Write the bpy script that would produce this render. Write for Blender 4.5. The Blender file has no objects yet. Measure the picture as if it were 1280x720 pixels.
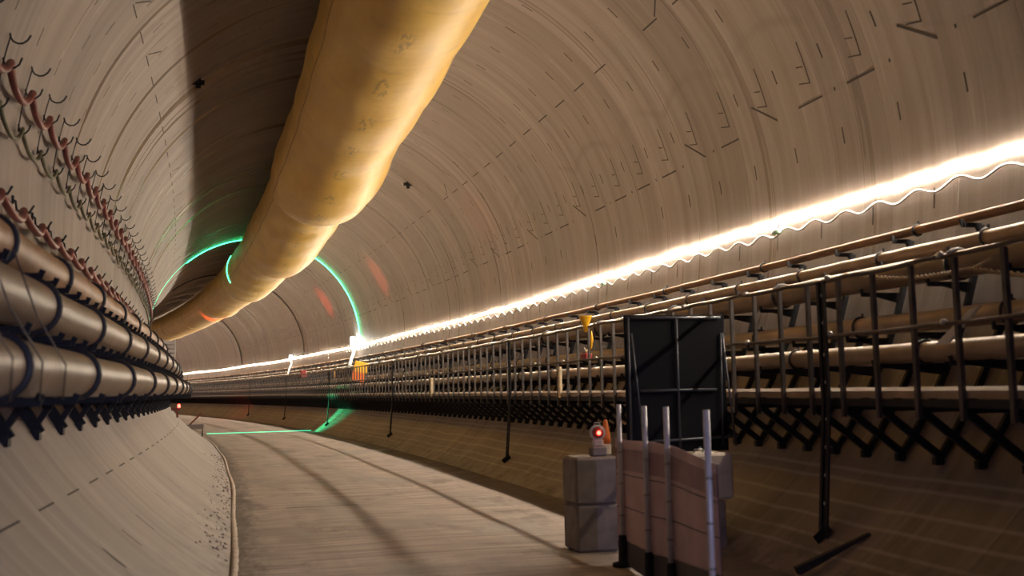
import bpy, math, random
from math import sin, cos, pi, radians, hypot, atan2
random.seed(7)
C = bpy.context.scene.collection
# ------------------------------------------------------------------ tunnel frame
K = 0.0121734 / 5.5            # curvature (1/m), tunnel bends left
RAD = 1 / K
R = 5.5                        # inner radius
D = 4.693                      # roadway below the tunnel axis
PITCH = 1.2844                 # ring length
S0, S1 = -5.0, 150.0
def X(s, u, w):
    a = s * K
    return (-RAD + (RAD + u) * cos(a), (RAD + u) * sin(a), w + D)

class MB:
    def __init__(self): self.v = []; self.f = []; self.m = []; self.sm = []; self.mi = 0
    def face(self, idx, smooth=False): self.f.append(idx); self.m.append(self.mi); self.sm.append(smooth)
    def hexa(self, p, smooth=False):           # 8 pts: bottom 4, top 4
        b = len(self.v); self.v += [tuple(q) for q in p]
        for q in ((0,3,2,1),(4,5,6,7),(0,1,5,4),(1,2,6,5),(2,3,7,6),(3,0,4,7)): self.face([b+i for i in q])
    def box(self, x0, x1, y0, y1, z0, z1, f=None, ch=0.0):
        f = f or (lambda *a: a)
        if ch <= 0:
            self.hexa([f(x0,y0,z0),f(x1,y0,z0),f(x1,y1,z0),f(x0,y1,z0),f(x0,y0,z1),f(x1,y0,z1),f(x1,y1,z1),f(x0,y1,z1)]); return
        # chamfered box: rings in z
        c = ch; b = len(self.v); rings = []
        for z, i in ((z0, c), (z0 + c, 0), (z1 - c, 0), (z1, c)):
            xa, xb, ya, yb = x0 + i, x1 - i, y0 + i, y1 - i; k = c
            if i: pts = [(xa,ya+0),(xb,ya),(xb,yb),(xa,yb)]; pts=[(xa+k*.4,ya),(xb-k*.4,ya),(xb,ya+k*.4),(xb,yb-k*.4),(xb-k*.4,yb),(xa+k*.4,yb),(xa,yb-k*.4),(xa,ya+k*.4)]
            else: pts=[(xa+k,ya),(xb-k,ya),(xb,ya+k),(xb,yb-k),(xb-k,yb),(xa+k,yb),(xa,yb-k),(xa,ya+k)]
            rings.append(len(self.v)); self.v += [f(x, y, z) for x, y in pts]
        for a, d in zip(rings, rings[1:]):
            for j in range(8): self.face([a+j, a+(j+1)%8, d+(j+1)%8, d+j])
        self.face([rings[0]+j for j in range(7,-1,-1)]); self.face([rings[-1]+j for j in range(8)])
    def bar(self, a, b, wx, wy, up=(0,0,1)):    # rectangular bar from a to b
        a = V(a); b = V(b); d = (b-a).normalized(); s = d.cross(V(up))
        if s.length < 1e-4: s = d.cross(V((1,0,0)))
        s.normalize(); t = s.cross(d).normalized()
        s = s*wx/2; t = t*wy/2
        self.hexa([a-s-t, a+s-t, b+s-t, b-s-t, a-s+t, a+s+t, b+s+t, b-s+t])
    def tube(self, pts, r, n=8, closed=False, caps=True, rr=None):
        pts = [V(p) for p in pts]; N = len(pts); b0 = len(self.v); nrm = None
        for i, p in enumerate(pts):
            if closed: t = pts[(i+1) % N] - pts[i-1]
            else: t = pts[min(i+1, N-1)] - pts[max(i-1, 0)]
            t.normalize()
            if nrm is None:
                nrm = t.cross(V((0,0,1)))
                if nrm.length < .1: nrm = t.cross(V((1,0,0)))
            nrm = (nrm - t*nrm.dot(t)).normalized(); bi = t.cross(nrm)
            ri = rr[i] if rr else r
            for j in range(n):
                a = 2*pi*j/n; self.v.append(tuple(p + nrm*(ri*cos(a)) + bi*(ri*sin(a))))
        for i in range(N if closed else N-1):
            for j in range(n):
                q = b0 + i*n; w = b0 + ((i+1) % N)*n
                self.face([q+j, q+(j+1)%n, w+(j+1)%n, w+j], True)
        if caps and not closed:
            self.face([b0+j for j in range(n-1,-1,-1)]); self.face([b0+(N-1)*n+j for j in range(n)])
    def lathe(self, prof, o, axis=(0,0,1), n=20, smooth=True):
        o = V(o); ax = V(axis).normalized(); x = ax.cross(V((0,0,1)))
        if x.length < .1: x = V((1,0,0))
        x.normalize(); y = ax.cross(x); b0 = len(self.v)
        for r, h in prof:
            for j in range(n):
                a = 2*pi*j/n; self.v.append(tuple(o + ax*h + x*(r*cos(a)) + y*(r*sin(a))))
        for i in range(len(prof)-1):
            for j in range(n): q=b0+i*n; self.face([q+j,q+(j+1)%n,q+n+(j+1)%n,q+n+j], smooth)
        self.face([b0+j for j in range(n-1,-1,-1)]); self.face([b0+(len(prof)-1)*n+j for j in range(n)])
    def build(self, name, mat, parent=None, origin=None, **tags):
        me = bpy.data.meshes.new(name)
        o0 = origin if origin else (0,0,0)
        me.from_pydata([(p[0]-o0[0], p[1]-o0[1], p[2]-o0[2]) for p in self.v], [], self.f)
        mats = mat if isinstance(mat, (list, tuple)) else [mat]
        for m in mats: me.materials.append(m)
        me.polygons.foreach_set('material_index', self.m)
        me.polygons.foreach_set('use_smooth', self.sm)
        me.update()
        o = bpy.data.objects.new(name, me); C.objects.link(o)
        if origin and not parent: o.location = origin
        if parent: o.parent = parent
        for k, v in tags.items(): o[k] = v
        return o
from mathutils import Vector as V

def thing(name, label, cat, loc, rz=0, group=None):
    o = bpy.data.objects.new(name, None); C.objects.link(o)
    o.location = loc; o.rotation_euler = (0, 0, rz); o.empty_display_size = .2
    o['label'] = label; o['category'] = cat
    if group: o['group'] = group
    return o
def dup(root, loc, rz, label=None):
    r = root.copy(); C.objects.link(r); r.location = loc; r.rotation_euler = (0, 0, rz)
    if label: r['label'] = label
    for ch in list(root.children):
        c = ch.copy(); C.objects.link(c); c.parent = r
        for g in ch.children:
            d = g.copy(); C.objects.link(d); d.parent = c
    return r

# ------------------------------------------------------------------ materials
def mat(name, col, rough=.6, metal=0., var=.12, scale=4., bump=0., emit=None, es=0., spec=.5, trans=0, alpha=1):
    m = bpy.data.materials.new(name); m.use_nodes = True; nt = m.node_tree; b = nt.nodes['Principled BSDF']
    b.inputs['Roughness'].default_value = rough; b.inputs['Metallic'].default_value = metal
    b.inputs['Specular IOR Level'].default_value = spec; b.inputs['Alpha'].default_value = alpha
    tc = nt.nodes.new('ShaderNodeTexCoord'); n = nt.nodes.new('ShaderNodeTexNoise')
    n.inputs['Scale'].default_value = scale; n.inputs['Detail'].default_value = 5
    nt.links.new(tc.outputs['Object'], n.inputs['Vector'])
    r = nt.nodes.new('ShaderNodeValToRGB'); e = r.color_ramp.elements
    e[0].position = .3; e[1].position = .7
    e[0].color = (*[c*(1-var) for c in col], 1); e[1].color = (*[min(1, c*(1+var)) for c in col], 1)
    nt.links.new(n.outputs['Fac'], r.inputs['Fac']); nt.links.new(r.outputs['Color'], b.inputs['Base Color'])
    if bump:
        bp = nt.nodes.new('ShaderNodeBump'); bp.inputs['Strength'].default_value = bump; bp.inputs['Distance'].default_value = .02
        nt.links.new(n.outputs['Fac'], bp.inputs['Height']); nt.links.new(bp.outputs['Normal'], b.inputs['Normal'])
    if emit:
        b.inputs['Emission Color'].default_value = (*emit, 1); b.inputs['Emission Strength'].default_value = es
    return m
def nd(nt, t, **kw):
    n = nt.nodes.new(t)
    for k, v in kw.items(): setattr(n, k, v)
    return n
def math_(nt, op, a, b=None, c=None):
    n = nt.nodes.new('ShaderNodeMath'); n.operation = op
    for i, x in enumerate((a, b, c)):
        if x is None: continue
        if isinstance(x, (int, float)): n.inputs[i].default_value = x
        else: nt.links.new(x, n.inputs[i])
    return n.outputs[0]
def mixc(nt, f, a, b, mode='MIX'):
    n = nt.nodes.new('ShaderNodeMix'); n.data_type = 'RGBA'; n.blend_type = mode
    for i, x in ((0, f), (6, a), (7, b)):
        if isinstance(x, (int, float)): n.inputs[i].default_value = x
        elif isinstance(x, tuple): n.inputs[i].default_value = (*x, 1)
        else: nt.links.new(x, n.inputs[i])
    return n.outputs[2]
def noise(nt, uvw, sx, sy, scale=1, detail=4, rough=.55):
    mp = nd(nt, 'ShaderNodeMapping'); mp.inputs['Scale'].default_value = (sx, sy, 1)
    nt.links.new(uvw, mp.inputs['Vector'])
    n = nd(nt, 'ShaderNodeTexNoise'); n.inputs['Scale'].default_value = scale; n.inputs['Detail'].default_value = detail
    n.inputs['Roughness'].default_value = rough; nt.links.new(mp.outputs[0], n.inputs['Vector'])
    return n.outputs['Fac']
def ramp(nt, x, a, b, va=0., vb=1.):
    n = nd(nt, 'ShaderNodeMapRange'); nt.links.new(x, n.inputs[0])
    for i, v in enumerate((a, b, va, vb)): n.inputs[i+1].default_value = v
    return n.outputs[0]

def lining_material():
    m = bpy.data.materials.new('precast_concrete'); m.use_nodes = True; nt = m.node_tree; b = nt.nodes['Principled BSDF']
    uv = nd(nt, 'ShaderNodeUVMap'); uv.uv_map = 'sw'; U = uv.outputs[0]     # x = metres along, y = metres around
    sp = nd(nt, 'ShaderNodeSeparateXYZ'); nt.links.new(U, sp.inputs[0]); s, t = sp.outputs[0], sp.outputs[1]
    big = noise(nt, U, .25, .12, 1.0, 3)
    strk = noise(nt, U, 3.2, .10, 1.0, 5, .65)
    fine = noise(nt, U, 9., .5, 1.0, 4, .6)
    grain = noise(nt, U, 14, 14, 1.0, 4, .6)
    c = mixc(nt, ramp(nt, strk, .32, .68), (.20, .163, .145), (.355, .30, .272))
    c = mixc(nt, math_(nt, 'MULTIPLY', ramp(nt, big, .3, .7), .55), c, (.24, .19, .155))
    c = mixc(nt, math_(nt, 'MULTIPLY', ramp(nt, fine, .58, .75), .5), c, (.46, .40, .34))
    c = mixc(nt, math_(nt, 'MULTIPLY', ramp(nt, grain, .55, .8), .25), c, (.16, .13, .11))
    # every ring has its own tone
    ringid = math_(nt, 'FLOOR', math_(nt, 'DIVIDE', math_(nt, 'SUBTRACT', s, 10.6), PITCH))
    wn = nd(nt, 'ShaderNodeTexWhiteNoise'); wn.noise_dimensions = '1D'; nt.links.new(ringid, wn.inputs['W'])
    tone = ramp(nt, wn.outputs['Value'], 0, 1, .86, 1.06)
    cc = nd(nt, 'ShaderNodeCombineColor')
    for i in range(3): nt.links.new(tone, cc.inputs[i])
    c = mixc(nt, 1.0, c, cc.outputs[0], 'MULTIPLY')
    # ring joint groove
    fr = math_(nt, 'FRACT', math_(nt, 'DIVIDE', math_(nt, 'SUBTRACT', s, 10.6), PITCH))
    dj = math_(nt, 'ABSOLUTE', math_(nt, 'SUBTRACT', fr, .5)); joint = ramp(nt, dj, .4925, .497)
    c = mixc(nt, math_(nt, 'MULTIPLY', joint, .45), c, (.10, .075, .06))
    # faint dark swags between rings high on the walls
    wob = math_(nt, 'ABSOLUTE', math_(nt, 'SINE', math_(nt, 'MULTIPLY', s, pi/(2*PITCH))))
    y = math_(nt, 'SUBTRACT', math_(nt, 'SUBTRACT', t, 2.45), math_(nt, 'MULTIPLY', wob, .35))
    sw = ramp(nt, math_(nt, 'ABSOLUTE', y), .03, .12, 1, 0)
    gate = ramp(nt, noise(nt, U, .3, .3, 1, 2), .45, .6)
    c = mixc(nt, math_(nt, 'MULTIPLY', math_(nt, 'MULTIPLY', sw, gate), .22), c, (.12, .09, .07))
    # light leaking between rack pipes, painted as pale lines low on the invert
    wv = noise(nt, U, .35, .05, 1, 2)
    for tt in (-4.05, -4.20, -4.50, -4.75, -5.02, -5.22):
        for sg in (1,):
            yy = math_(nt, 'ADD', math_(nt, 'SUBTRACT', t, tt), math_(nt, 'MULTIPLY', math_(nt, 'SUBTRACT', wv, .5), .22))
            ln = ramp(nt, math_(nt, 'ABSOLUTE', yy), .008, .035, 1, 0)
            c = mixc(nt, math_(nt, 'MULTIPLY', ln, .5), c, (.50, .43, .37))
    # dirt near the roadway on both sides
    at = math_(nt, 'ABSOLUTE', math_(nt, 'SUBTRACT', math_(nt, 'ABSOLUTE', math_(nt, 'SUBTRACT', t, R*pi/2)), R*pi/2 + R*1.0))
    dn = noise(nt, U, 2.2, 2.6, 1, 6, .7)
    dirt = math_(nt, 'MULTIPLY', ramp(nt, at, 0, .8, 1, 0), ramp(nt, dn, .46, .62))
    c = mixc(nt, math_(nt, 'MULTIPLY', dirt, .75), c, (.075, .06, .05))
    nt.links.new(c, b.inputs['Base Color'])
    wet = noise(nt, U, 1.5, .03, 1, 4, .6)
    high = math_(nt, 'MULTIPLY', ramp(nt, t, -2.6, -1.8), ramp(nt, t, 15, 17, 1, 0))
    rg = ramp(nt, math_(nt, 'MULTIPLY', wet, ramp(nt, high, 0, 1, .78, 1)), .57, .62, .56, .13)
    nt.links.new(rg, b.inputs['Roughness']); b.inputs['Specular IOR Level'].default_value = .5
    bp = nd(nt, 'ShaderNodeBump'); bp.inputs['Strength'].default_value = .35; bp.inputs['Distance'].default_value = .02
    h = math_(nt, 'SUBTRACT', math_(nt, 'MULTIPLY', grain, .25), joint)
    h = math_(nt, 'ADD', h, math_(nt, 'MULTIPLY', strk, .5))
    nt.links.new(h, bp.inputs['Height']); nt.links.new(bp.outputs[0], b.inputs['Normal'])
    return m
def floor_material():
    m = bpy.data.materials.new('roadway_concrete'); m.use_nodes = True; nt = m.node_tree; b = nt.nodes['Principled BSDF']
    uv = nd(nt, 'ShaderNodeUVMap'); uv.uv_map = 'sw'; U = uv.outputs[0]     # x = along, y = across
    sp = nd(nt, 'ShaderNodeSeparateXYZ'); nt.links.new(U, sp.inputs[0]); s, t = sp.outputs[0], sp.outputs[1]
    brush = noise(nt, U, 7, .5, 1, 5, .7); pat = noise(nt, U, .35, .6, 1, 4); grain = noise(nt, U, 22, 22, 1, 4); trk = noise(nt, U, .05, 2.4, 1, 4)
    c = mixc(nt, ramp(nt, brush, .35, .65), (.27, .225, .20), (.55, .475, .43))
    c = mixc(nt, math_(nt, 'MULTIPLY', ramp(nt, pat, .50, .64), .7), c, (.17, .135, .115))
    c = mixc(nt, math_(nt, 'MULTIPLY', ramp(nt, trk, .52, .7), .2), c, (.13, .11, .095))
    c = mixc(nt, math_(nt, 'MULTIPLY', ramp(nt, grain, .58, .8), .5), c, (.08, .065, .055))
    # dirty gutter and painted rack shadow on the right, grit along the left edge
    n2 = noise(nt, U, 1.2, 5, 1, 5, .7)
    gut_and_shadow = ramp(nt, math_(nt, 'ADD', t, math_(nt, 'MULTIPLY', math_(nt, 'SUBTRACT', n2, .5), .3)), 2.05, 2.2)
    c = mixc(nt, math_(nt, 'MULTIPLY', gut_and_shadow, .75), c, (.10, .08, .068))
    gl = ramp(nt, math_(nt, 'ADD', t, math_(nt, 'MULTIPLY', math_(nt, 'SUBTRACT', n2, .5), .9)), -2.72, -2.45, 1, 0)
    c = mixc(nt, math_(nt, 'MULTIPLY', gl, .75), c, (.08, .065, .055))
    wetp = ramp(nt, noise(nt, U, .55, .9, 1, 5, .65), .56, .66)
    c = mixc(nt, math_(nt, 'MULTIPLY', wetp, .55), c, (.12, .095, .08))
    # one saw cut across the left lane
    cut = math_(nt, 'MULTIPLY', ramp(nt, math_(nt, 'ABSOLUTE', math_(nt, 'SUBTRACT', s, 19.0)), .05, .12, 1, 0), ramp(nt, t, -.75, -.65, 1, 0))
    cut = math_(nt, 'MULTIPLY', cut, ramp(nt, t, -2.0, -1.9, 0, 1))
    c = mixc(nt, math_(nt, 'MULTIPLY', cut, .7), c, (.07, .055, .045))
    nt.links.new(c, b.inputs['Base Color'])
    nt.links.new(ramp(nt, pat, .5, .72, .75, .3), b.inputs['Roughness'])
    bp = nd(nt, 'ShaderNodeBump'); bp.inputs['Strength'].default_value = .5; bp.inputs['Distance'].default_value = .015
    nt.links.new(math_(nt, 'ADD', brush, math_(nt, 'MULTIPLY', grain, .4)), bp.inputs['Height']); nt.links.new(bp.outputs[0], b.inputs['Normal'])
    return m
def duct_material():
    m = bpy.data.materials.new('yellow_duct_fabric'); m.use_nodes = True; nt = m.node_tree; b = nt.nodes['Principled BSDF']
    uv = nd(nt, 'ShaderNodeUVMap'); uv.uv_map = 'sw'; U = uv.outputs[0]
    sp = nd(nt, 'ShaderNodeSeparateXYZ'); nt.links.new(U, sp.inputs[0]); s, t = sp.outputs[0], sp.outputs[1]   # t = degrees / 10
    a = noise(nt, U, .5, .35, 1, 4); w = noise(nt, U, 2.5, .2, 1, 4, .6); g = noise(nt, U, 3.0, 3.0, 1, 5)
    c = mixc(nt, ramp(nt, a, .35, .65), (.74, .46, .085), (.86, .58, .12))
    c = mixc(nt, math_(nt, 'MULTIPLY', ramp(nt, w, .55, .75), .35), c, (.46, .25, .07))
    # smudged ink stamps along the underside
    st = ramp(nt, math_(nt, 'ABSOLUTE', math_(nt, 'SUBTRACT', t, 26.2)), .35, .75, 1, 0)
    fs = math_(nt, 'FRACT', math_(nt, 'MULTIPLY', s, .42)); st2 = ramp(nt, math_(nt, 'ABSOLUTE', math_(nt, 'SUBTRACT', fs, .5)), .16, .24, 1, 0)
    k = math_(nt, 'MULTIPLY', math_(nt, 'MULTIPLY', st, st2), ramp(nt, g, .48, .6))
    c = mixc(nt, math_(nt, 'MULTIPLY', k, .55), c, (.20, .13, .07))
    nt.links.new(c, b.inputs['Base Color']); b.inputs['Roughness'].default_value = .42
    bp = nd(nt, 'ShaderNodeBump'); bp.inputs['Strength'].default_value = .4; bp.inputs['Distance'].default_value = .04
    nt.links.new(w, bp.inputs['Height']); nt.links.new(bp.outputs[0], b.inputs['Normal'])
    return m
M = dict(
 lining=lining_material(), floor=floor_material(), duct=duct_material(),
 slot=mat('dark_joint_recess', (.045, .035, .03), .9),
 seam=mat('duct_seam_tape', (.42, .24, .07), .5), hem=mat('pale_duct_hem', (.80, .60, .28), .45),
 black=mat('black_steel', (.015, .016, .022), .6, .0, .3, 9, spec=.3),
 picket=mat('painted_grey_steel', (.09, .08, .08), .5, .5, .25, 6),
 galv=mat('galvanised_steel', (.40, .39, .385), .4, .8, .2, 12),
 pipe=mat('dusty_brown_steel_pipe', (.27, .15, .08), .5, .0, .28, 2.5, .1),
 pipedull=mat('grey_brown_steel_pipe', (.185, .125, .085), .45, .0, .25, 2.5, .1),
 pale=mat('pale_dusty_pipe', (.33, .245, .18), .42, .1, .2, 3, .1),
 strap=mat('black_strap', (.018, .018, .024), .5),
 red=mat('red_rubber_hose', (.19, .05, .042), .42, 0, .3, 5),
 olive=mat('olive_cable', (.12, .115, .065), .5, 0, .3, 5),
 wire=mat('steel_wire_rope', (.12, .095, .08), .6, .2, .3, 30),
 concrete=mat('led_lit_concrete', (.58, .52, .46), .85, 0, .15, 5, .3),  # raised albedo stands in for LED light on the upper right block
 dkconc=mat('weathered_concrete', (.25, .215, .21), .9, 0, .2, 6, .3),
 led=mat('warm_white_led_tube', (1, .9, .75), .5, emit=(1., .82, .62), es=385),
 green=mat('green_laser_glow', (.1, .8, .5), .5, emit=(.04, 1., .36), es=15),  # glowing stand-in for laser light falling on surfaces
 green2=mat('dim_green_laser_glow', (.1, .8, .5), .5, emit=(.06, 1., .5), es=2.2),
 whitelamp=mat('white_lamp', (1, 1, 1), .5, emit=(.85, 1, .93), es=14),
 redlamp=mat('red_beacon_lens', (.7, .08, .05), .25, emit=(1, .06, .03), es=6),
 redglow=mat('red_warning_lamp_lit', (.8, .08, .05), .25, emit=(1, .05, .03), es=14),
 orange=mat('orange_plastic', (.85, .20, .03), .5), yellow=mat('yellow_orange_plastic', (.95, .50, .02), .5),
 cream=mat('cream_timber', (.75, .62, .44), .7, 0, .15, 8), redbox=mat('dark_red_paint', (.30, .03, .03), .5),
 board=mat('black_board', (.006, .007, .012), .75, spec=.2), tubec=mat('grey_painted_tube', (.10, .11, .14), .4, .4),
 pole=mat('pale_grey_pole', (.62, .60, .62), .45, .2, .1, 9), net=mat('dusty_pink_sheeting', (.64, .46, .50), .75, 0, .12, 3, .15),
 netband=mat('mauve_sheeting_band', (.40, .25, .30), .75), darkstrip=mat('dark_sheet_strip', (.085, .08, .10), .8),
 rust=mat('rusty_red_steel', (.22, .07, .05), .6, .3, .3, 8), white=mat('white_painted_sheet', (.75, .75, .72), .5), rope=mat('fibre_rope', (.40, .30, .18), .8, 0, .3, 40),
 silt=mat('pale_silt', (.60, .53, .46), .9, 0, .2, 8, .4), teal=mat('translucent_green_plug', (.35, .6, .48), .3), print=mat('black_target_plate', (.01, .01, .01), .6),
 brass=mat('yellow_green_target_edge', (.55, .55, .1), .5))

# ------------------------------------------------------------------ lining
def wall_pt(s, th, off=0.):
    return X(s, (R-off)*cos(th), (R-off)*sin(th))
def lining(name, t0, t1, marks):
    n = max(2, int(round((t1-t0)/2.5))); ns = int((S1-S0)/(PITCH/2)) + 1
    mb = MB(); nrm = []; uvs = []
    for i in range(ns+1):
        s = S0 + i*PITCH/2
        for j in range(n+1):
            th = radians(t0 + (t1-t0)*j/n); mb.v.append(wall_pt(s, th)); a = s*K
            nrm.append((-cos(th)*cos(a), -cos(th)*sin(a), -sin(th))); uvs.append((s, th*R))
    for i in range(ns):
        for j in range(n):
            q = i*(n+1)+j; mb.face([q, q+1, q+n+2, q+n+1], True)
    nb = len(mb.v)
    # shallow joints, bolt pockets and lifting slots cast into the segments
    mb.mi = 1
    def strip(sa, ta, sb, tb, wd):
        # bar from (s,deg) to (s,deg), wd metres wide
        dx, dy = sb-sa, radians(tb-ta)*R; L = hypot(dx, dy) or 1; nx, ny = -dy/L*wd/2, dx/L*wd/2
        k = 3; prev = None
        for q in range(k+1):
            f = q/k; s = sa+dx*f; t = ta+(tb-ta)*f
            row = []
            for sg in (-1, 1):
                ss, tt = s+sg*nx, radians(t)+sg*ny/R
                for off in (.004, -.02): row.append(len(mb.v)); mb.v.append(wall_pt(ss, tt, off)); a = ss*K; nrm.append((-cos(tt)*cos(a), -cos(tt)*sin(a), -sin(tt))); uvs.append((ss, tt*R))
            if prev: mb.face([prev[0], prev[2], row[2], row[0]])
            prev = row
    marks(strip)
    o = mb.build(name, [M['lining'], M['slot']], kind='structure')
    me = o.data; uvl = me.uv_layers.new(name='sw')
    for l in me.loops: uvl.data[l.index].uv = uvs[l.vertex_index]
    me.normals_split_custom_set_from_vertices(nrm)
    return o
RINGS = range(-11, 70)
tilt = {0: 1, 3: 1, 5: 1, 10: 1}
def sk(k): return 10.306 + PITCH*k
def right_marks(st):
    rr = random.Random(3)
    for k in RINGS:
        if k < 66:
            for th, o, h, w in ((7.9, 0, .24, .034), (20.9, 0, .22, .034), (34.3, .45, .23, .032), (-5.0, .57, .26, .032)):
                if rr.random() < .93: st(sk(k+o), th-h*5.2, sk(k+o), th+h*5.2, w)
        # E shaped lifting mark
        st(sk(k+.34), 23.9, sk(k+.37), 17.3, .028); st(sk(k+.37), 17.4, sk(k+.58), 18.0, .018); st(sk(k+.40), 20.1, sk(k+.53), 20.5, .018)
        if tilt.get(k % 13): st(sk(k+.71), 18.5, sk(k+.23), 14.5, .035)
        else: st(sk(k+.73), 14.7, sk(k+.22), 14.7, .028)
        if rr.random() < .8: st(sk(k+.95), 14.8, sk(k+.98), 14.8, .05)
        st(sk(k+.2), -33.0, sk(k+.72), -33.0, .03)
def top_marks(st):
    rr = random.Random(4)
    for k in RINGS:
        for th, o in ((47.2, .45), (60.4, 0), (73.6, 0), (86.8, .45), (100, .45), (113.2, 0), (126.4, .0), (139, .4)):
            if rr.random() < .9: st(sk(k+o), th-1.3, sk(k+o), th+1.3, .032)
        if k % 13 == 5: st(sk(k-.31), 37.4+4, sk(k-.81), 45, .032)
        else: st(sk(k+.67), 40.9, sk(k+1.16), 40.9, .026)
        st(sk(k+.3), 96, sk(k+.8), 96, .024)
        if k % 13 in (5, 7, 2): st(sk(k-.03), 142.4, sk(k+.36), 139.3, .03)
        if rr.random() < .5: st(sk(k+.2), 105+rr.random()*20, sk(k+.22), 107+rr.random()*20, .02)
def left_marks(st):
    rr = random.Random(5)
    for k in RINGS:
        st(sk(k+.94), 142.9, sk(k+1.42), 142.9, .024)
        for th, o in ((148.7, .82), (161, .72), (154.0, .3), (186, .3)):
            if rr.random() < .92: st(sk(k+o), th-1.3, sk(k+o), th+1.3, .03)
        st(sk(k+.76), 220.3, sk(k+1.25), 220.3, .018)
        if rr.random() < .5: st(sk(k+.3), 226, sk(k+.33), 228.6, .03)
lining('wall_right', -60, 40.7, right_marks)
lining('ceiling', 40.7, 142.5, top_marks)
lining('wall_left', 142.5, 240, left_marks)

def road():
    mb = MB(); us = [-2.95 + i*5.9/24 for i in range(25)]; uvs = []
    ns = int((S1-S0)/.6); rr = random.Random(1)
    for i in range(ns+1):
        s = S0+(S1-S0)*i/ns
        for u in us:
            z = 0.0 if abs(u) > 2.9 else .012*sin(u*1.3+s*.35)*cos(s*.21)-.006
            mb.v.append(X(s, u, -D+z)); uvs.append((s, u))
    n = len(us)
    for i in range(ns):
        for j in range(n-1): q = i*n+j; mb.face([q, q+1, q+n+1, q+n], True)
    o = mb.build('floor', M['floor'], kind='structure'); l = o.data.uv_layers.new(name='sw')
    for lp in o.data.loops: l.data[lp.index].uv = uvs[lp.vertex_index]
road()
# pale raised silt kerb on the left edge of the roadway
mb = MB(); rr = random.Random(2); pr = None
for i in range(600):
    s = S0+1+i*.14; c = -2.83+.02*sin(s*.6)+.006*rr.uniform(-1, 1); h = .018+.006*rr.random(); wd = .045+.008*rr.random()
    row = [len(mb.v)+k for k in range(4)]
    mb.v += [X(s, c-wd, -D-.02), X(s, c-wd*.55, -D+h), X(s, c+wd*.55, -D+h), X(s, c+wd, -D-.02)]
    if pr: [mb.face([pr[k], pr[k+1], row[k+1], row[k]], True) for k in range(3)]
    pr = row
mb.build('trim_1', M['silt'], kind='structure')

# ------------------------------------------------------------------ ventilation duct
def lerp(tab, x):
    if x <= tab[0][0]: return tab[0][1]
    for (a, p), (b, q) in zip(tab, tab[1:]):
        if x <= b: f = (x-a)/(b-a); f = f*f*(3-2*f); return p+(q-p)*f
    return tab[-1][1]
BUL = [(8, -.12), (17.5, -.09), (20.5, .0), (24.5, .02), (29.5, .26), (31.2, .25), (32.9, -.05), (34, .0), (38, .1), (44, .24), (46, .24), (47, .04), (49, .02), (56, .1), (59.5, .12), (60.5, -.04), (70, -.06), (73.5, .04), (74.5, -.1), (150, -.1)]
DU, DW, DR = -.176, 3.822, 1.33
def duct_sec(s, deg, off=0.):
    d = lerp(BUL, s); th = radians(deg); r = DR + d*.75 + off + .012*sin(s*2.1+th*3)
    # soft hanging sleeve: a little pear shaped below the hanger line
    return X(s, DU + d*.25 + r*cos(th)*(1 - .02*sin(th)), DW - max(0, d)*.35 + r*sin(th))
t = thing('ventilation_duct', 'long yellow fabric ventilation duct hung below the tunnel crown', 'air duct', X(S0+.5, DU, DW))
o0 = tuple(t.location)
mb = MB(); uvs = []; NS = 520; NT = 64
for i in range(NS+1):
    s = S0+.5+(S1-S0-1)*i/NS
    for j in range(NT): mb.v.append(duct_sec(s, 360*j/NT)); uvs.append((s, j))
for i in range(NS):
    for j in range(NT): q = i*NT; mb.face([q+j, q+(j+1)%NT, q+NT+(j+1)%NT, q+NT+j], True)
d = mb.build('sleeve', M['duct'], t, o0); l = d.data.uv_layers.new(name='sw')
for p in d.data.polygons:
    js = [uvs[v][1] for v in p.vertices]; wrap = max(js)-min(js) > NT/2
    for li, v in zip(p.loop_indices, p.vertices):
        s, j = uvs[v]; j = j+NT if wrap and j < NT/2 else j; l.data[li].uv = (s, 36*j/NT)
def duct_line(deg, wd, name, m, off=.006, s0=S0+.5, s1=S1-1):
    mb = MB(); pr = None; n = 420
    for i in range(n+1):
        s = s0+(s1-s0)*i/n; q = [len(mb.v)+k for k in range(3)]
        mb.v += [duct_sec(s, deg-wd, .002), duct_sec(s, deg, off), duct_sec(s, deg+wd, .002)]
        if pr: mb.face([pr[0], pr[1], q[1], q[0]], True); mb.face([pr[1], pr[2], q[2], q[1]], True)
        pr = q
    return mb.build(name, m, t, o0)
duct_line(-19, .5, 'seam', M['seam'], .02); duct_line(201, .5, 'seam', M['seam'], .02)
duct_line(-13, .25, 'seam', M['seam'], .015)
for sj in (32.6, 46.6, 60.2, 74.2, 88, 102):
    mb = MB(); mb.tube([duct_sec(sj, a, .012) for a in range(0, 360, 6)], .028, 6, closed=True); mb.build('joint_band', M['hem'], t, o0)
# hanging wire along the crown, hooked to the duct top
for i in range(30):
    s = 10+i*2*PITCH; mb = MB(); mb.tube([duct_sec(s, 90, -.02), wall_pt(s, radians(92), -.02)], .012, 5); mb.build('hanger_wire', M['black'], t, o0)

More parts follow.
